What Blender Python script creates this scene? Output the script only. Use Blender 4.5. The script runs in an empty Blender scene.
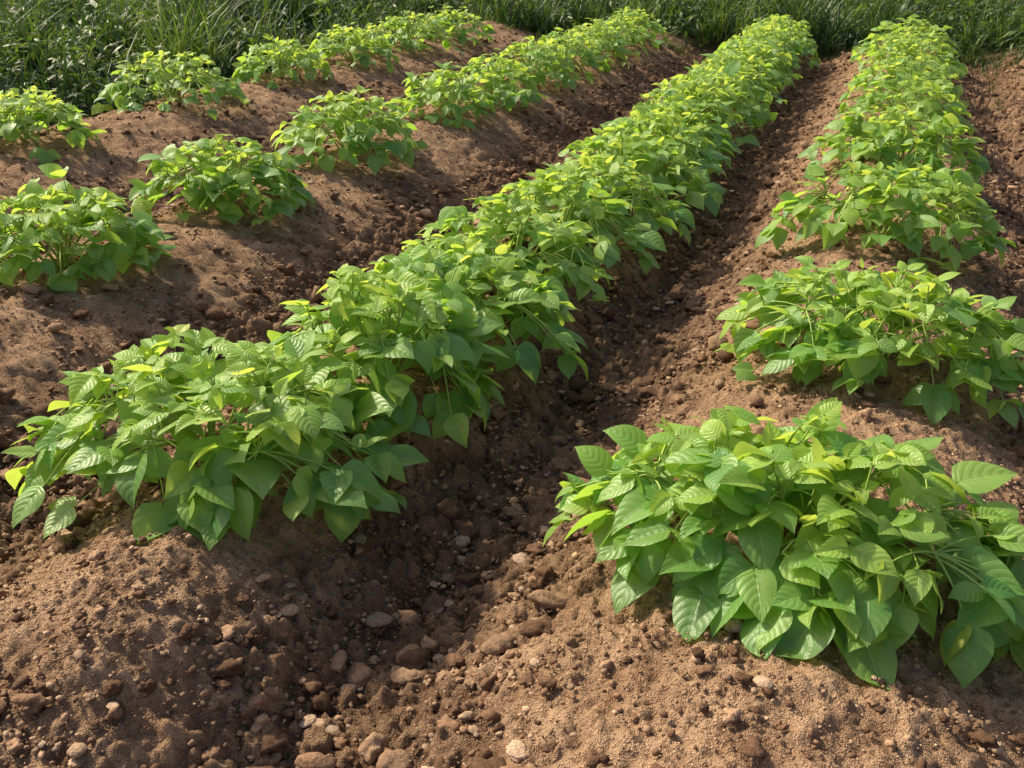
import bpy, math, numpy as np
rng = np.random.default_rng(7)
D = math.radians
scene = bpy.context.scene
try:
    scene.view_settings.view_transform = 'Standard'; scene.view_settings.look = 'None'; scene.view_settings.exposure = 0
except Exception: pass

# ---------------------------------------------------------------- noise
def _h(ix, iy, seed):
    h = (ix.astype(np.int64) * 374761393 + iy.astype(np.int64) * 668265263 + seed * 1274126177) & 0xFFFFFFFF
    h = ((h ^ (h >> 13)) * 1103515245) & 0xFFFFFFFF
    h = ((h ^ (h >> 15)) * 2246822519) & 0xFFFFFFFF
    return (h ^ (h >> 16)) & 0xFFFFFFFF
def hf(ix, iy, seed): return _h(ix, iy, seed) / 4294967295.0
def perlin(x, y, seed=0):
    x0 = np.floor(x); y0 = np.floor(y); fx = x - x0; fy = y - y0
    def g(ix, iy, dx, dy):
        a = hf(ix, iy, seed) * 2 * math.pi
        return np.cos(a) * dx + np.sin(a) * dy
    u = fx * fx * fx * (fx * (fx * 6 - 15) + 10); v = fy * fy * fy * (fy * (fy * 6 - 15) + 10)
    a = g(x0, y0, fx, fy); b = g(x0 + 1, y0, fx - 1, fy); c = g(x0, y0 + 1, fx, fy - 1); d = g(x0 + 1, y0 + 1, fx - 1, fy - 1)
    return ((a * (1 - u) + b * u) * (1 - v) + (c * (1 - u) + d * u) * v) * 1.4
def worley_bump(x, y, seed, prob=1.0):
    x0 = np.floor(x); y0 = np.floor(y); out = np.zeros_like(x)
    for i in (-1, 0, 1):
        for j in (-1, 0, 1):
            cx = x0 + i; cy = y0 + j
            px = cx + hf(cx, cy, seed); py = cy + hf(cx, cy, seed + 1)
            r = 0.25 + 0.5 * hf(cx, cy, seed + 2)
            keep = hf(cx, cy, seed + 3) < prob
            d2 = (x - px) ** 2 + (y - py) ** 2
            b = np.sqrt(np.clip(r * r - d2, 0, None)) * keep
            out = np.maximum(out, b)
    return out
def sstep(a, b, x):
    t = np.clip((x - a) / (b - a), 0, 1); return t * t * (3 - 2 * t)

# ---------------------------------------------------------------- terrain
KX = np.array([-7.6, -5.7, -4.75, -3.75, -2.8, -2.02, -1.32, -0.88, 0.02, 0.82, 1.6, 2.4, 3.4])
KZ = np.array([0.0, -.2, 0.0, -.29, 0.0, -.30, 0.0, -.28, 0.0, -.27, 0.0, -.2, 0.0])
def profile(x, y):
    xw = x + 0.05 * perlin(x * .5 + 3, y * .6, 11) + 0.03 * perlin(x * 1.7, y * 1.9, 12)
    xw = xw - .10 * sstep(2.0, 5.0, y) * np.exp(-((x + .8) / .5) ** 2)
    idx = np.clip(np.searchsorted(KX, xw) - 1, 0, len(KX) - 2)
    t = np.clip((xw - KX[idx]) / (KX[idx + 1] - KX[idx]), 0, 1)
    up = KZ[idx + 1] > KZ[idx]
    tt = np.where(up, t, 1 - t)
    s = np.sin(np.clip(tt, 0, 1) ** 1.05 * math.pi / 2) ** 1.30
    lo = np.minimum(KZ[idx], KZ[idx + 1]); hi = np.maximum(KZ[idx], KZ[idx + 1])
    z = lo + (hi - lo) * s
    f = 1 - sstep(11.9, 12.8, y)
    z = z * f + (1 - f) * (-.08)
    fa = (1 - sstep(.70, 1.30, y)) * (1 - sstep(-1.0, -.80, xw))
    z = z * (1 - fa) + fa * (-.27)
    out = sstep(-5.9, -7.0, x); z = z * (1 - out) + out * .05
    out = sstep(3.0, 4.0, x); z = z * (1 - out)
    return z, s
def terrain(x, y):
    z, s = profile(x, y)
    z = z + .022 * perlin(x * 2.3, y * 2.3, 21) + .016 * perlin(x * 6, y * 6, 22)
    return z
def axis(segs):
    out = []
    for a, b, n in segs: out.append(np.linspace(a, b, n, endpoint=False))
    return np.concatenate(out)
xs = np.concatenate([-np.geomspace(400, 8, 26)[:-1], axis([(-8, -5.6, 50), (-5.6, -2.3, 190), (-2.3, 1.15, 580), (1.15, 3.5, 80)]), np.geomspace(3.5, 400, 28)])
ys = [0.25]
while ys[-1] < 13: ys.append(ys[-1] + .0045 + .0032 * max(ys[-1] - .7, 0))
ys = np.concatenate([-np.geomspace(400, .6, 26), np.linspace(-.5, .2, 12), np.array(ys), np.geomspace(13.2, 600, 40)])
X, Y = np.meshgrid(xs, ys)
Z0, S = profile(X, Y)
field = (1 - sstep(11.8, 12.6, Y)) * sstep(-5.9, -5.4, X) * (1 - sstep(2.6, 3.2, X)) * sstep(-.5, .2, Y)
frw = 1 - sstep(.18, .80, S + .22 * perlin(X * 3, Y * 3, 31) + .12 * perlin(X * 8, Y * 8, 32))
frw = np.clip(np.maximum(frw, (1 - sstep(.65, 1.15, Y + .15 * perlin(X * 3, Y * 3, 33))) * (X < -.84) * .9), 0, 1)
Z = terrain(X, Y)
det = field * (.012 * perlin(X * 14, Y * 14, 41) + .010 * perlin(X * 30, Y * 30, 42) + .006 * perlin(X * 62, Y * 62, 43) + .003 * perlin(X * 110, Y * 110, 44))
dens = field * (.45 + .8 * frw)
det = det + dens * (.028 * worley_bump(X * 20, Y * 20, 51, .5) * (.25 + .75 * frw) + .018 * worley_bump(X * 42, Y * 42, 61, .7) + .011 * worley_bump(X * 85, Y * 85, 71, .75))
cr = perlin(X * 9, Y * 5, 81); det = det + field * .014 * np.clip(cr, 0, 1) ** 1.3 * (1 - frw)
Z = Z + det
cav_shade = np.clip(.5 - (det - .006) * 38, 0, 1)      # crevice shade baked into the soil colour
nx, ny = len(xs), len(ys)

def mesh_from(name, V, F, mats, uv=None, attrs=None, smooth=True, midx=None, fsize=4):
    me = bpy.data.meshes.new(name)
    V = np.asarray(V, np.float32); F = np.asarray(F, np.int32)
    me.vertices.add(len(V)); me.vertices.foreach_set('co', V.ravel())
    me.loops.add(F.size); me.loops.foreach_set('vertex_index', F.ravel())
    me.polygons.add(len(F)); me.polygons.foreach_set('loop_start', np.arange(0, F.size, fsize, dtype=np.int32))
    me.polygons.foreach_set('loop_total', np.full(len(F), fsize, np.int32))
    if midx is not None: me.polygons.foreach_set('material_index', np.asarray(midx, np.int32))
    me.polygons.foreach_set('use_smooth', np.full(len(F), smooth, bool))
    if uv is not None:
        l = me.uv_layers.new(name='UVMap'); l.data.foreach_set('uv', np.asarray(uv, np.float32)[F.ravel()].ravel())
    for k, a in (attrs or {}).items():
        c = me.color_attributes.new(name=k, type='FLOAT_COLOR', domain='POINT')
        a4 = np.ones((len(V), 4), np.float32); a4[:, :a.shape[1]] = a; c.data.foreach_set('color', a4.ravel())
    me.update(calc_edges=True)
    for m in mats: me.materials.append(m)
    ob = bpy.data.objects.new(name, me); scene.collection.objects.link(ob)
    return ob

# ---------------------------------------------------------------- materials
class N:
    def __init__(s, name):
        s.m = bpy.data.materials.new(name); s.m.use_nodes = True; s.t = s.m.node_tree; s.t.nodes.clear()
        s.out = s.new('ShaderNodeOutputMaterial')
    def new(s, t, **k):
        n = s.t.nodes.new(t)
        for a, b in k.items(): setattr(n, a, b)
        return n
    def link(s, a, b): s.t.links.new(a, b)
    def math(s, op, a, b=None, clamp=False):
        n = s.new('ShaderNodeMath', operation=op, use_clamp=clamp)
        for i, v in enumerate((a, b)):
            if v is None: continue
            if isinstance(v, (int, float)): n.inputs[i].default_value = v
            else: s.link(v, n.inputs[i])
        return n.outputs[0]
    def mix(s, f, a, b, blend='MIX'):
        n = s.new('ShaderNodeMix', data_type='RGBA', blend_type=blend)
        for sock, v in ((n.inputs[0], f), (n.inputs[6], a), (n.inputs[7], b)):
            if isinstance(v, (int, float)): sock.default_value = v
            elif isinstance(v, tuple): sock.default_value = (*v, 1)
            else: s.link(v, sock)
        return n.outputs[2]
    def noise(s, scale, detail=4, rough=.6, vec=None):
        n = s.new('ShaderNodeTexNoise'); n.inputs['Scale'].default_value = scale; n.inputs['Detail'].default_value = detail; n.inputs['Roughness'].default_value = rough
        if vec is not None: s.link(vec, n.inputs['Vector'])
        return n.outputs['Fac']
    def ramp(s, f, a, b):
        n = s.new('ShaderNodeMapRange'); n.inputs[1].default_value = a; n.inputs[2].default_value = b; s.link(f, n.inputs[0]); return n.outputs[0]
    def attr(s, name):
        n = s.new('ShaderNodeAttribute', attribute_name=name); sp = s.new('ShaderNodeSeparateColor'); s.link(n.outputs['Color'], sp.inputs[0]); return sp.outputs

def soil_material():
    n = N('soil'); tc = n.new('ShaderNodeTexCoord').outputs['Object']
    a = n.attr('mask')
    big = n.noise(1.8, 2, .6, tc); mid = n.noise(9, 3, .65, tc); fine = n.noise(70, 4, .72, tc); grit = n.noise(280, 1, .7, tc)
    dry = n.mix(n.ramp(mid, .3, .7), (.390, .230, .134), (.600, .395, .248))
    wet_shade = n.mix(n.ramp(mid, .3, .7), (.128, .072, .043), (.255, .152, .094))
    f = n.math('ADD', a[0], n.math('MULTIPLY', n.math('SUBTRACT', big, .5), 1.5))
    f = n.math('ADD', f, n.math('MULTIPLY', n.math('SUBTRACT', a[2], .45), .85))  # painted crevice shade: hollows pushed toward the moist soil tone
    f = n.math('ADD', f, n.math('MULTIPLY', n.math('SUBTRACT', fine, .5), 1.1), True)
    c = n.mix(f, dry, wet_shade)
    c = n.mix(n.ramp(grit, .58, .70), c, n.mix(.45, c, (.62, .45, .30)))
    c = n.mix(n.ramp(fine, .50, .36), c, n.mix(.6, c, (.070, .038, .022)))
    c = n.mix(a[1], n.mix(n.ramp(mid, .35, .65), (.03, .05, .012), (.06, .075, .025)), c)
    b = n.new('ShaderNodeBsdfPrincipled'); n.link(c, b.inputs['Base Color']); b.inputs['Roughness'].default_value = .95
    b.inputs['Specular IOR Level'].default_value = .12
    h = n.math('ADD', fine, n.math('MULTIPLY', grit, .4))
    bp = n.new('ShaderNodeBump'); bp.inputs['Strength'].default_value = 1; bp.inputs['Distance'].default_value = .016
    n.link(h, bp.inputs['Height']); n.link(bp.outputs[0], b.inputs['Normal']); n.link(b.outputs[0], n.out.inputs[0])
    return n.m
def clod_material(name):
    n = N(name); tc = n.new('ShaderNodeTexCoord').outputs['Object']
    a = n.new('ShaderNodeAttribute', attribute_name='tint').outputs['Color']
    fine = n.noise(120, 3, .7, tc)
    c = n.mix(n.ramp(fine, .3, .7), n.mix(1., a, (.62, .60, .58), 'MULTIPLY'), n.mix(1., a, (1.25, 1.2, 1.15), 'MULTIPLY'))
    b = n.new('ShaderNodeBsdfPrincipled'); n.link(c, b.inputs['Base Color']); b.inputs['Roughness'].default_value = .9
    b.inputs['Specular IOR Level'].default_value = .2
    bp = n.new('ShaderNodeBump'); bp.inputs['Strength'].default_value = .8; bp.inputs['Distance'].default_value = .006
    n.link(fine, bp.inputs['Height']); n.link(bp.outputs[0], b.inputs['Normal']); n.link(b.outputs[0], n.out.inputs[0])
    return n.m
def leaf_material():
    n = N('leaf'); a = n.attr('leafcol')
    uvn = n.new('ShaderNodeUVMap'); sp = n.new('ShaderNodeSeparateXYZ'); n.link(uvn.outputs[0], sp.inputs[0])
    u = n.math('ABSOLUTE', n.math('SUBTRACT', n.math('MULTIPLY', sp.outputs[0], 2), 1)); v = sp.outputs[1]
    ph = n.math('MULTIPLY', n.math('SUBTRACT', v, n.math('MULTIPLY', n.math('POWER', u, 1.3), .30)), 6.2)
    fr = n.math('ABSOLUTE', n.math('SUBTRACT', n.math('FRACT', ph), .5))
    side = n.ramp(fr, .07, .01); mid = n.ramp(u, .06, .015)
    vein = n.math('MAXIMUM', n.math('MULTIPLY', side, .65), mid, True)
    tc = n.new('ShaderNodeTexCoord').outputs['Object']; nz = n.noise(28, 2, .6, tc); nf = n.noise(300, 1, .6, tc)
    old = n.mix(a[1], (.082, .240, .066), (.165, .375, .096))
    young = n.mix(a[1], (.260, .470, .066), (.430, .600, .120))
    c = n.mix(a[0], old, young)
    c = n.mix(n.ramp(nz, .35, .75), c, n.mix(.3, c, (.28, .43, .08)))
    c = n.mix(n.math('MULTIPLY', vein, .55), c, n.mix(.6, c, (.52, .68, .33)))
    c = n.mix(a[2], c, (.48, .42, .06))
    b = n.new('ShaderNodeBsdfPrincipled'); n.link(c, b.inputs['Base Color']); b.inputs['Roughness'].default_value = .40
    b.inputs['Specular IOR Level'].default_value = .6
    tr = n.new('ShaderNodeBsdfTranslucent')
    tcx = n.mix(a[0], (.50, .80, .08), (.82, .94, .14)); tcx = n.mix(n.math('MULTIPLY', vein, .35), tcx, (.24, .46, .03)); n.link(tcx, tr.inputs[0])
    h = n.math('SUBTRACT', n.math('POWER', n.math('MULTIPLY', fr, 2), .5), n.math('MULTIPLY', mid, .6))
    h = n.math('ADD', h, n.math('MULTIPLY', nf, .6))
    bp = n.new('ShaderNodeBump'); bp.inputs['Strength'].default_value = .75; bp.inputs['Distance'].default_value = .0014
    n.link(h, bp.inputs['Height']); n.link(bp.outputs[0], b.inputs['Normal'])
    mx = n.new('ShaderNodeMixShader'); mx.inputs[0].default_value = .44
    n.link(b.outputs[0], mx.inputs[1]); n.link(tr.outputs[0], mx.inputs[2]); n.link(mx.outputs[0], n.out.inputs[0])
    return n.m
def stem_material():
    n = N('stem'); a = n.attr('leafcol')
    c = n.mix(a[1], (.26, .40, .07), (.42, .54, .13))
    b = n.new('ShaderNodeBsdfPrincipled'); n.link(c, b.inputs['Base Color']); b.inputs['Roughness'].default_value = .5
    n.link(b.outputs[0], n.out.inputs[0]); return n.m
def grass_material():
    n = N('grass'); a = n.attr('leafcol')
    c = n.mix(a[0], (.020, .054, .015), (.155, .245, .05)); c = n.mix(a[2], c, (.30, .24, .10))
    b = n.new('ShaderNodeBsdfPrincipled'); n.link(c, b.inputs['Base Color']); b.inputs['Roughness'].default_value = .5
    tr = n.new('ShaderNodeBsdfTranslucent'); n.link(n.mix(a[0], (.045, .12, .014), (.38, .54, .06)), tr.inputs[0])
    mx = n.new('ShaderNodeMixShader'); mx.inputs[0].default_value = .30
    n.link(b.outputs[0], mx.inputs[1]); n.link(tr.outputs[0], mx.inputs[2]); n.link(mx.outputs[0], n.out.inputs[0])
    return n.m
M_SOIL, M_CLOD, M_PEB, M_LEAF, M_STEM, M_GRASS = soil_material(), clod_material('soil_clod'), clod_material('pebble'), leaf_material(), stem_material(), grass_material()

V = np.stack([X, Y, Z], -1).reshape(-1, 3)
ii, jj = np.meshgrid(np.arange(nx - 1), np.arange(ny - 1)); b0 = (jj * nx + ii).ravel()
F = np.stack([b0, b0 + 1, b0 + nx + 1, b0 + nx], -1)
soilmask = np.clip(field + ((X > -6) & (X < 3) & (Y < .3) & (Y > -6)), 0, 1)
mask = np.stack([frw.ravel(), soilmask.ravel(), cav_shade.ravel()], -1)
mesh_from('ground', V, F, [M_SOIL], attrs={'mask': mask})

# ---------------------------------------------------------------- rocks / clods
import bmesh
def ico(sub):
    bm = bmesh.new(); bmesh.ops.create_icosphere(bm, subdivisions=sub, radius=1)
    v = np.array([p.co[:] for p in bm.verts]); f = np.array([[q.index for q in p.verts] for p in bm.faces]); bm.free(); return v, f
def scatter_rocks(name, pts, sizes, flat, rough, tints, mat, sub, sink=.25):
    v, f = ico(sub); k = len(v); n = len(pts)
    r = np.random.default_rng(len(pts) + sub)
    q = r.normal(size=(n, 3, 3)); Q, _ = np.linalg.qr(q)
    sc = np.stack([r.uniform(.75, 1.35, n), r.uniform(.7, 1.05, n), r.uniform(.55, .95, n)], -1)
    P = v[None] * np.ones((n, 1, 1))
    disp = np.ones((n, k))
    for o in range({1: 1, 2: 3}.get(sub, 4)):
        fr = 1.3 * 1.9 ** o
        dirs = r.normal(size=(n, 3, 3)) * fr; phs = r.uniform(0, 6.28, (n, 3))
        for j in range(3): disp += rough / (1.5 ** o) * .45 * np.sin(np.einsum('kc,nc->nk', v, dirs[:, j]) + phs[:, j:j + 1])
    P = P * disp[..., None]
    P = np.einsum('nkc,ncd->nkd', P, Q) * sc[:, None, :]
    a = r.uniform(0, 6.28, n); ca, sa = np.cos(a), np.sin(a)
    x = P[..., 0] * ca[:, None] - P[..., 1] * sa[:, None]; y = P[..., 0] * sa[:, None] + P[..., 1] * ca[:, None]
    z = P[..., 2] * flat[:, None]
    P = np.stack([x, y, z], -1) * sizes[:, None, None]
    zz = terrain(pts[:, 0], pts[:, 1])
    P[..., 0] += pts[:, 0:1]; P[..., 1] += pts[:, 1:2]; P[..., 2] += (zz + sizes * flat * (1 - 2 * sink) + .012)[:, None]
    FF = (f[None] + (np.arange(n) * k)[:, None, None]).reshape(-1, 3)
    t = np.repeat(tints, k, axis=0)
    return mesh_from(name, P.reshape(-1, 3), FF, [mat], attrs={'tint': t}, fsize=3)
def sample(n, furrow_bias, ymin=.45, ymax=11.8, power=2.2, xlo=-5.4, xhi=2.2):
    out = []
    tot = 0
    while tot < n:
        m = n * 3
        y = ymin + (ymax - ymin) * rng.random(m) ** power; x = rng.uniform(xlo, xhi, m)
        ok = (x > -1.4 - .95 * y) & (x < .75 + .22 * y)
        _, s = profile(x, y); fm = 1 - sstep(.15, .85, s)
        fm = np.maximum(fm, (1 - sstep(.7, 1.25, y)) * (x < -.84))
        clump = .25 + 1.3 * np.clip(perlin(x * 3.5, y * 3.5, 91) + .4, 0, 1)
        ok &= rng.random(m) < ((1 - furrow_bias) + furrow_bias * fm) * clump
        p = np.stack([x[ok], y[ok]], -1); out.append(p); tot += len(p)
    return np.concatenate(out)[:n]
def tint(n, cols, var=.25):
    c = np.array(cols)[rng.integers(0, len(cols), n)]
    return c * rng.uniform(1 - var, 1 + var, (n, 1))
CL = [(.125, .070, .042), (.19, .110, .067), (.28, .170, .107), (.15, .086, .053), (.38, .245, .157)]
PB = [(.36, .25, .17), (.50, .36, .255), (.29, .20, .135), (.42, .29, .195), (.38, .285, .215)]
def two(name, n, bias, sizes, flat, rough, cols, mat, sink):
    p = sample(n, bias); s = sizes(n); near = (p[:, 1] < 2.6) & (s > .009); fl = rng.uniform(*flat, n); t = tint(n, cols)
    a = scatter_rocks(name, p[near], s[near], fl[near], rough, t[near], mat, 3, sink)
    b = scatter_rocks(name, p[~near], s[~near], fl[~near], rough, t[~near], mat, 2, sink)
    bm = bmesh.new(); bm.from_mesh(a.data); bm.from_mesh(b.data); bm.to_mesh(a.data); bm.free()
    me = b.data; bpy.data.objects.remove(b); bpy.data.meshes.remove(me)
two('soil_clods', 20000, .88, lambda n: np.clip(.0062 * rng.pareto(2.4, n) + .0055, 0, .028), (.6, 1), .44, CL, M_CLOD, .28)
two('pebbles', 6000, .90, lambda n: np.clip(.0050 * rng.pareto(2.4, n) + .005, 0, .019), (.35, .75), .18, PB, M_PEB, .24)
n = 120000; p = sample(n, .45, power=1.85); scatter_rocks('soil_crumbs', p, np.clip(.0019 * rng.pareto(2.4, n) + .0022, 0, .009), rng.uniform(.6, 1, n), .35, tint(n, CL + [PB[2], (.46, .31, .20), (.56, .39, .26)]), M_CLOD, 1, .2)
st = np.array([(-.93, 1.62), (-.86, 1.18), (-.88, .92), (-.98, 1.02), (-.93, 1.3), (-.82, 1.5), (-.88, 2.0), (-.78, 2.5), (-1.0, .8), (-1.25, .85), (.3, 1.05), (.1, 1.12), (-.84, 1.75), (-.8, 2.2), (-.9, 1.42)])
scatter_rocks('field_stones', st, np.array([.030, .019, .026, .026, .016, .018, .026, .026, .018, .02, .012, .010, .018, .02, .022]), np.full(len(st), .45), .14, tint(len(st), PB, .1), M_PEB, 4, .22)

# ---------------------------------------------------------------- leaves
WV = np.array([0, .03, .08, .17, .28, .40, .53, .66, .78, .88, .95, 1.0]); WW = np.array([.05, .52, .80, .97, 1.0, .95, .83, .65, .43, .22, .09, .01])
def build_leaves(P, az, pitch, roll, L, W, bend, fold, col, nv, nu, r):
    n = len(P)
    v = np.linspace(0, 1, nv) ** .95; u = np.linspace(-1, 1, nu)
    w = np.interp(v, WV, WW)
    ca, sa, cb, sb = np.cos(az), np.sin(az), np.cos(pitch), np.sin(pitch)
    f = np.stack([ca * cb, sa * cb, sb], -1); nn = np.stack([-ca * sb, -sa * sb, cb], -1); s = np.cross(f, nn)
    cr, sr = np.cos(roll)[:, None], np.sin(roll)[:, None]
    s, nn = s * cr + nn * sr, nn * cr - s * sr
    th = bend[:, None] * (v[None] ** 1.3)
    dv = np.diff(v, prepend=0)
    yy = np.cumsum(np.cos(th) * dv, 1); zz = -np.cumsum(np.sin(th) * dv, 1)
    au = np.abs(u)
    x = (u[None, :] * w[:, None])[None] * (W / 2)[:, None, None]
    side = au[None, :] * w[:, None]
    lobe = -.12 * au[None, :] ** 1.5 * np.clip(1 - v[:, None] / .35, 0, 1) ** 1.5
    y = (yy[:, :, None] + lobe[None]) * L[:, None, None]
    ph = r.uniform(0, 6.28, (n, 2)); amp = r.uniform(.01, .06, n)
    wave = amp[:, None, None] * np.sin(v[None, :, None] * 7 + ph[:, :1, None] + (u[None, None, :] > 0) * ph[:, 1:, None]) * (side ** 2)[None]
    dome = -.12 * (side ** 2)[None]
    z = zz[:, :, None] * L[:, None, None] + (fold[:, None, None] * side[None] * .5 + wave + dome) * W[:, None, None]
    x = x * np.cos(fold * .6)[:, None, None]
    x = x + (r.normal(0, .06, n)[:, None] * v[None] ** 2 * L[:, None])[:, :, None]
    Pt = P[:, None, None] + x[..., None] * s[:, None, None] + y[..., None] * f[:, None, None] + z[..., None] * nn[:, None, None]
    base = (np.arange(nv - 1)[:, None] * nu + np.arange(nu - 1)[None]).ravel()
    fc = np.stack([base, base + 1, base + nu + 1, base + nu], -1)
    F = (fc[None] + (np.arange(n) * nv * nu)[:, None, None]).reshape(-1, 4)
    uv = np.stack(np.broadcast_arrays((u[None, :] + 1) / 2, v[:, None]), -1).reshape(1, -1, 2)
    uv = np.broadcast_to(uv, (n, nv * nu, 2)).reshape(-1, 2)
    return Pt.reshape(-1, 3), F, uv, np.repeat(col, nv * nu, 0)
def build_tubes(A, B, C, r0, r1, col, ns=5, k=4):
    n = len(A); t = np.linspace(0, 1, ns)
    c = A[:, None] * ((1 - t) ** 2)[None, :, None] + B[:, None] * (2 * t * (1 - t))[None, :, None] + C[:, None] * (t ** 2)[None, :, None]
    tg = np.gradient(c, axis=1); tg /= np.linalg.norm(tg, axis=2, keepdims=True) + 1e-9
    ref = np.array([.31, .17, .93]); s = np.cross(tg, ref); s /= np.linalg.norm(s, axis=2, keepdims=True) + 1e-9; b = np.cross(tg, s)
    a = np.arange(k) * 2 * math.pi / k
    rad = r0[:, None] * (1 - t) + r1[:, None] * t
    P = c[:, :, None] + rad[..., None, None] * (np.cos(a)[None, None, :, None] * s[:, :, None] + np.sin(a)[None, None, :, None] * b[:, :, None])
    fs = []
    for i in range(ns - 1):
        for j in range(k): fs.append((i * k + j, i * k + (j + 1) % k, (i + 1) * k + (j + 1) % k, (i + 1) * k + j))
    F = (np.array(fs)[None] + (np.arange(n) * ns * k)[:, None, None]).reshape(-1, 4)
    return P.reshape(-1, 3), F, np.repeat(col, ns * k, 0)

def bean_plant(cx, cy, R, H, ncl, seed, leafL=.098, ex=1.0, ey=1.0):
    r = np.random.default_rng(seed)
    dist = math.hypot(cx, cy)
    nv, nu = (12, 9) if dist < 3.6 else ((8, 5) if dist < 6 else (6, 5))
    cz = float(terrain(np.array([cx]), np.array([cy]))[0])
    ns = 14; pa = np.arange(ns) * 2.39996 + r.uniform(0, 6.28); sr = np.sqrt((np.arange(ns) + .5) / ns) * .70 * R
    top = H * .82 * (1 - (sr / R) ** 2) ** .6
    SA = np.stack([r.normal(0, .02, ns), r.normal(0, .02, ns), np.full(ns, -.03)], -1)
    SC = np.stack([np.cos(pa) * sr * ex, np.sin(pa) * sr * ey, top], -1)
    SB = SA * .5 + SC * .5; SB[:, 2] += .04; SB[:, :2] *= .75
    q = (np.arange(ncl) + .5) / ncl; rr = np.sqrt(q) * .97 + r.normal(0, .05, ncl); rr = np.clip(rr, 0.02, 1.02)
    ph = np.arange(ncl) * 2.39996 + r.uniform(0, 6.28) + r.normal(0, .25, ncl)
    lump = 1 + .11 * np.sin(ph * 2 + r.uniform(0, 6)) + .07 * np.sin(ph * 3 + r.uniform(0, 6))
    surf = H * (1 - np.clip(rr, 0, 1) ** 2.2) ** .72
    X0, Y0 = np.cos(ph) * rr * R * ex, np.sin(ph) * rr * R * ey
    sh = np.exp(-((X0[:, None] - SC[None, :, 0]) ** 2 + (Y0[:, None] - SC[None, :, 1]) ** 2) / .055 ** 2)
    shoot = (sh * r.uniform(.0, .09, ns)[None]).max(1) - .028
    lay = np.where(r.random(ncl) < .55, r.uniform(0, .22, ncl), r.uniform(.25, 1, ncl))
    hz = (surf + shoot * (1 - .5 * rr)) * (1 - .60 * lay) + .030 + r.normal(0, .020, ncl)
    px = X0 * lump; py = Y0 * lump
    tz = terrain(px + cx, py + cy) - cz
    hz = hz + np.minimum(tz, 0) * .22
    hz = np.maximum(hz, tz + .045)
    C = np.stack([px, py, hz], -1)
    tt = np.linspace(.3, 1, 6)
    sp = (SA[:, None] * ((1 - tt) ** 2)[None, :, None] + SB[:, None] * (2 * tt * (1 - tt))[None, :, None] + SC[:, None] * (tt ** 2)[None, :, None]).reshape(-1, 3)
    d = np.linalg.norm(C[:, None] - (sp[None] + [0, 0, .03]), axis=2) + r.uniform(0, .06, (ncl, len(sp))); O = sp[d.argmin(1)]
    Bm = (O + C) / 2; Bm[:, 2] += .015 + .06 * np.linalg.norm(C - O, axis=1)
    az = np.arctan2(C[:, 1] - O[:, 1], C[:, 0] - O[:, 0]) * 1.0
    az = np.where(rr > .5, ph + r.normal(0, .5, ncl), az + r.normal(0, 1.0, ncl))
    pit = np.radians(10 - 36 * rr ** 2.0 - 14 * lay * rr) + r.normal(0, .30, ncl)
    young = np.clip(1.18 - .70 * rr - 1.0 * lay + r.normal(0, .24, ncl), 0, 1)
    Lc = leafL * (1.12 - .54 * young) * r.uniform(.68, 1.20, ncl)
    Ps, As, Pi, Ro, Ls, Co, TA, TC = [], [], [], [], [], [], [], []
    for j, (da, sc) in enumerate(((0, 1.0), (1.25, .82), (-1.25, .82))):
        a = az + da + r.normal(0, .3, ncl); st = .018 if j == 0 else .007
        f = np.stack([np.cos(a), np.sin(a), np.zeros(ncl)], -1)
        p0 = C + f * st
        keep = np.ones(ncl, bool) if j == 0 else r.random(ncl) < .76
        Ps.append(p0[keep]); As.append(a[keep]); Pi.append((pit * (1 if j == 0 else .75) + r.normal(0, .24, ncl))[keep])
        Ro.append(((0 if j == 0 else -np.sign(da) * .18 * (rr + .2)) + r.normal(0, .36, ncl))[keep]); Ls.append((Lc * sc)[keep])
        yel = (r.random(ncl) < .004) * .5
        Co.append(np.stack([np.clip(young + r.normal(0, .14, ncl), 0, 1), r.random(ncl), yel], -1)[keep]); TA.append(C[keep]); TC.append(p0[keep])
    k = ns * 3; base = np.repeat(SC, 3, 0); cz_tip = np.repeat(top, 3) * .30
    tp = base + np.stack([r.normal(0, .02, k), r.normal(0, .02, k), cz_tip * r.uniform(.4, 1.05, k)], -1)
    Ps.append(tp); As.append(r.uniform(0, 6.28, k)); Pi.append(r.normal(.5, .35, k)); Ro.append(r.normal(0, .4, k)); Ls.append(leafL * r.uniform(.35, .65, k))
    Co.append(np.stack([r.uniform(.6, 1, k), r.random(k), np.zeros(k)], -1)); TA.append(base); TC.append(tp)
    Ps, As, Pi, Ro, Ls, Co, TA, TC = map(np.concatenate, (Ps, As, Pi, Ro, Ls, Co, TA, TC))
    n = len(Ps)
    lv, lf, luv, lc = build_leaves(Ps, As, Pi, Ro, Ls, Ls * r.uniform(.72, .90, n), r.uniform(.10, .85, n), r.uniform(.05, .65, n), Co, nv, nu, r)
    def cc(k): return np.stack([np.zeros(k), r.random(k), np.zeros(k)], -1)
    t1 = build_tubes(SA, SB, SC, np.full(ns, .0055), np.full(ns, .0032), cc(ns))
    t2 = build_tubes(O, Bm, C, np.full(ncl, .0030), np.full(ncl, .0018), cc(ncl))
    t3 = build_tubes(TA, (TA + TC) / 2, TC, np.full(n, .0016), np.full(n, .0014), cc(n), ns=2)
    Vs, Fs, Cs, off = [lv], [lf], [lc], len(lv); nl = len(lf)
    for t in (t1, t2, t3):
        Vs.append(t[0]); Fs.append(t[1] + off); Cs.append(t[2]); off += len(t[0])
    Vv = np.concatenate(Vs); Ff = np.concatenate(Fs); Cc = np.concatenate(Cs)
    uv = np.concatenate([luv, np.zeros((len(Vv) - len(luv), 2))])
    mi = np.ones(len(Ff), int); mi[:nl] = 0
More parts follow.
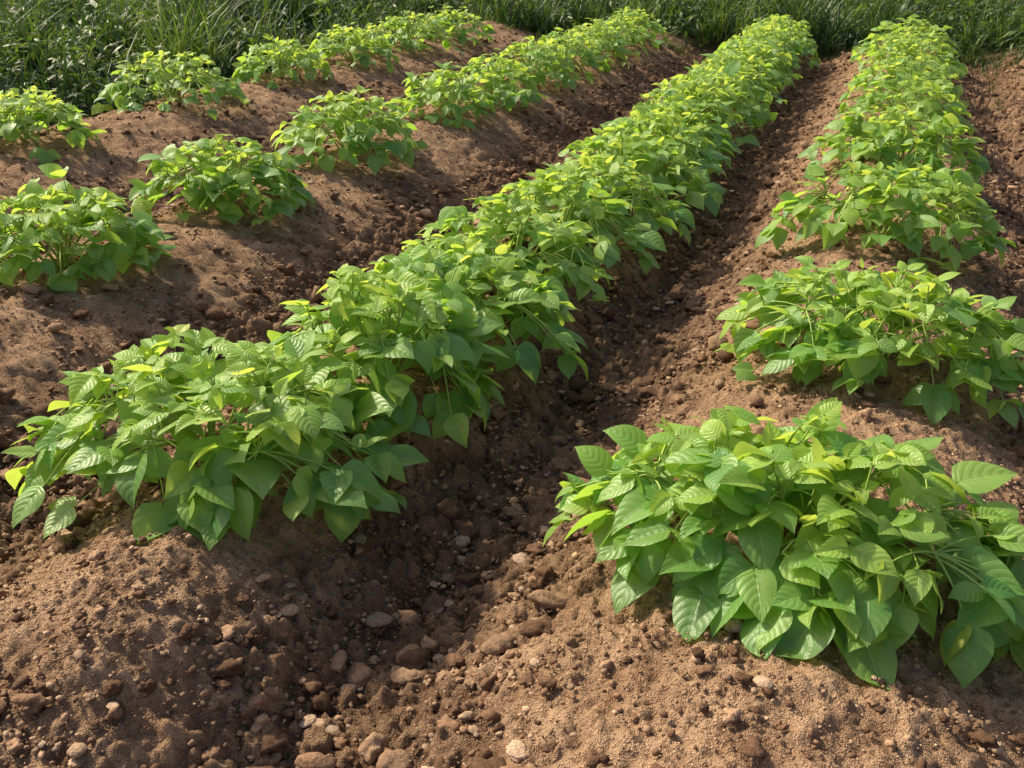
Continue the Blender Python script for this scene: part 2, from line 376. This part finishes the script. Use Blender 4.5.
    g = terrain(Vv[:nv * nu * n, 0] + cx, Vv[:nv * nu * n, 1] + cy) - cz + .012
    Vv[:nv * nu * n, 2] = np.maximum(Vv[:nv * nu * n, 2], g)
    ob = mesh_from('bean_plant', Vv, Ff, [M_LEAF, M_STEM], uv=uv, attrs={'leafcol': Cc}, midx=mi)
    ob.location = (cx, cy, cz)
    return ob

sd = 100
for (x, y, R, H, ex, ey) in [(-.055, 1.86, .345, .265, 1.32, .80), (.07, 2.98, .37, .27, 1.2, .78), (.08, 4.32, .38, .28, 1.14, .78), (.09, 5.68, .39, .28, 1.05, .80), (.11, 6.95, .39, .28, 1, .82), (.11, 8.05, .40, .28, 1, .88), (.11, 9.05, .41, .28, 1, 1), (.1, 10.0, .42, .28, 1, 1), (.1, 10.95, .42, .28, 1, 1)]:
    sd += 1; bean_plant(x, y, R, H, 205 if y < 2 else (185 if y < 3 else (145 if y < 6 else 95)), sd, ex=ex, ey=ey, leafL=.106 if y < 2 else .098)
y = 1.78
while y < 11.6:
    sd += 1; rj = rng.normal(0, .02); near = y < 2.0
    bean_plant((-1.50 if near else -1.32) + .17 * min(y / 5, 1) + rj, y, (.37 if near else .32) + rng.uniform(-.02, .03), .27 + rng.uniform(-.03, .04), 180 if y < 2 else (140 if y < 3 else (105 if y < 6 else 72)), sd, ex=1.24 if near else 1.08, ey=.92 if near else 1.0, leafL=.106 if near else .098); y += .50 + rng.uniform(-.04, .05)
for (x, y, R, H) in [(-2.90, 2.84, .33, .28), (-2.84, 3.82, .34, .27), (-2.82, 4.98, .39, .29), (-2.78, 6.25, .34, .28), (-2.76, 7.1, .35, .28), (-2.74, 7.9, .36, .28), (-2.72, 8.7, .37, .28), (-2.7, 9.5, .37, .28), (-2.7, 10.3, .37, .28), (-2.7, 11.0, .37, .28)]:
    sd += 1; bean_plant(x, y, R, H, 140 if y < 6 else 90, sd)
for (x, y, R, H) in [(-4.80, 4.62, .38, .27), (-4.85, 6.08, .50, .32), (-4.72, 7.3, .40, .28), (-4.7, 8.45, .42, .28), (-4.62, 9.5, .42, .28), (-4.6, 10.5, .42, .28)]:
    sd += 1; bean_plant(x, y, R, H, 115, sd)

# ---------------------------------------------------------------- grass
def grass(name, regions, seed, hmin, hmax, wid, lean=.5, litb=.3):
    r = np.random.default_rng(seed); P, Hs = [], []
    for (x0, x1, y0, y1, nt, ybf) in regions:
        tx = r.uniform(x0, x1, nt); ty = r.uniform(y0, y1, nt)
        ok = r.random(nt) < .12 + 1.4 * np.clip(perlin(tx * 1.1, ty * 1.1, 5) + .32, 0, 1)
        tx, ty = tx[ok], ty[ok]; th = (.35 + 1.6 * np.clip(perlin(tx * 1.6, ty * 1.6, 9) + .35, 0, 1))
        k = ybf; P.append(np.repeat(np.stack([tx, ty], -1), k, 0) + r.normal(0, .04, (len(tx) * k, 2))); Hs.append(np.repeat(th * r.uniform(.6, 1.2, len(tx)), k))
    P = np.concatenate(P); th = np.concatenate(Hs); n = len(P)
    h = r.uniform(hmin, hmax, n) * th; a = r.uniform(0, 6.28, n); le = r.uniform(.1, 1.0, n) * lean * h * 1.6
    w = r.uniform(*wid, n)
    t = np.array([0, .35, .7, 1.0]); ww = np.array([.7, 1, .7, .04])
    z = terrain(P[:, 0], P[:, 1])
    cx = P[:, 0:1] + np.cos(a)[:, None] * le[:, None] * t ** 2; cy = P[:, 1:2] + np.sin(a)[:, None] * le[:, None] * t ** 2
    droop = r.uniform(.0, .45, n)
    cz = z[:, None] - .01 + h[:, None] * (t - droop[:, None] * t ** 2.5)
    b = a + math.pi / 2 + r.normal(0, .5, n)
    sx, sy = np.cos(b)[:, None] * w[:, None] * ww / 2, np.sin(b)[:, None] * w[:, None] * ww / 2
    Lf = np.stack([cx - sx, cy - sy, cz], -1); Rt = np.stack([cx + sx, cy + sy, cz], -1)
    V = np.stack([Lf, Rt], 2).reshape(-1, 3)
    fc = np.array([[0, 1, 3, 2], [2, 3, 5, 4], [4, 5, 7, 6]]); F = (fc[None] + (np.arange(n) * 8)[:, None, None]).reshape(-1, 4)
    clc = .6 * perlin(P[:, 0] * 1.0, P[:, 1] * 1.0, 17)  # lit and dark patches painted across the clumps
    base = np.stack([np.clip(r.normal(litb, .20, n) + clc, 0, 1), r.random(n), (r.random(n) < .04) * .8], -1)  # first channel is painted lightness, from shaded to sunlit
    col = np.repeat(base, 8, 0).reshape(n, 4, 2, 3); col[..., 0] *= np.array([.25, .6, 1, 1.15])[None, :, None]  # shaded bases and sunlit tips painted along each blade
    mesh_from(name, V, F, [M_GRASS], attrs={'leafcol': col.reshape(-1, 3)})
grass('tall_grass', [(-9.5, -5.5, 3.5, 13, 3600, 11), (-11, 5.5, 12.0, 17.5, 6500, 10), (1.15, 3.5, 8.7, 12.5, 950, 11), (-6, -5.4, 5, 12, 350, 9)], 3, .18, .58, (.008, .022), litb=.24)
grass('grass_fringe', [(-5.5, 3, 11.3, 12.4, 420, 8), (.8, 1.6, 8.0, 11.5, 160, 8), (-5.55, -5.15, 5.5, 11.5, 120, 7)], 4, .05, .18, (.005, .011), litb=.42)
grass('distant_grass', [(-40, 30, 17.5, 45, 7000, 9), (-40, -9.5, -5, 17.5, 4000, 9), (4, 30, -5, 17.5, 3000, 9)], 5, .2, .5, (.02, .05))
r = np.random.default_rng(77)
def weeds(name, regs):
    P, A = [], []
    for (x0, x1, y0, y1, k) in regs:
        x = r.uniform(x0, x1, k); y = r.uniform(y0, y1, k); m = perlin(x * 1.4, y * 1.4, 55) > -.05; P.append(np.stack([x[m], y[m]], -1))
    c = np.concatenate(P); k = 30; hh = r.uniform(.15, .65, len(c)); cy_ = np.clip(r.normal(.08, .2, len(c)), -.15, .6)
    c = np.repeat(c, k, 0); hh = np.repeat(hh, k); cy_ = np.repeat(cy_, k); t = r.random(len(c)); n = len(c)
    a = r.uniform(0, 6.28, n); rad = (.03 + .12 * (1 - t))
    z = terrain(c[:, 0], c[:, 1]) + .03 + hh * t
    Pp = np.stack([c[:, 0] + np.cos(a) * rad + r.normal(0, .03, n), c[:, 1] + np.sin(a) * rad + r.normal(0, .03, n), z], -1)
    L = r.uniform(.06, .14, n)
    col = np.stack([np.clip(cy_ + .45 * t + r.normal(0, .12, n), 0, 1), r.random(n) * .5, np.zeros(n)], -1)
    lv, lf, uv, lc = build_leaves(Pp, a, r.normal(-.1, .4, n), r.normal(0, .4, n), L, L * r.uniform(.22, .42, n), r.uniform(.1, .9, n), r.uniform(.1, .5, n), col, 4, 3, r)
    mesh_from(name, lv, lf, [M_GRASS], uv=uv, attrs={'leafcol': lc})
weeds('weed_foliage', [(-8.5, -5.45, 4.2, 12.5, 560), (-9, 4, 12.0, 15.5, 820), (1.3, 3, 9.0, 12.5, 110)])

# ---------------------------------------------------------------- light
el, sx, sy = 43, -1.0, .28
az = math.atan2(sx, sy)
w = bpy.data.worlds.new('World'); scene.world = w; w.use_nodes = True
nt = w.node_tree; sk = nt.nodes.new('ShaderNodeTexSky'); sk.sky_type = 'NISHITA'; sk.sun_disc = False
sk.sun_elevation = D(el); sk.sun_rotation = az; sk.dust_density = 5.0; sk.ozone_density = .5
nt.links.new(sk.outputs[0], nt.nodes['Background'].inputs[0]); nt.nodes['Background'].inputs[1].default_value = .15
from mathutils import Vector
l = bpy.data.lights.new('sun', 'SUN'); l.energy = 5.0; l.angle = D(2.5); l.color = (1, .88, .65)
lo = bpy.data.objects.new('sun', l); scene.collection.objects.link(lo)
dr = Vector((math.sin(az) * math.cos(D(el)), math.cos(az) * math.cos(D(el)), math.sin(D(el))))
lo.rotation_euler = dr.to_track_quat('Z', 'Y').to_euler()
cam = bpy.data.cameras.new('camera'); cam.lens = 35; cam.sensor_width = 36; cam.clip_end = 2000; cam.clip_start = .02
co = bpy.data.objects.new('camera', cam); scene.collection.objects.link(co)
co.location = (0, 0, 1.25); co.rotation_euler = (D(90 - 25.47), 0, D(20.3))
scene.camera = co
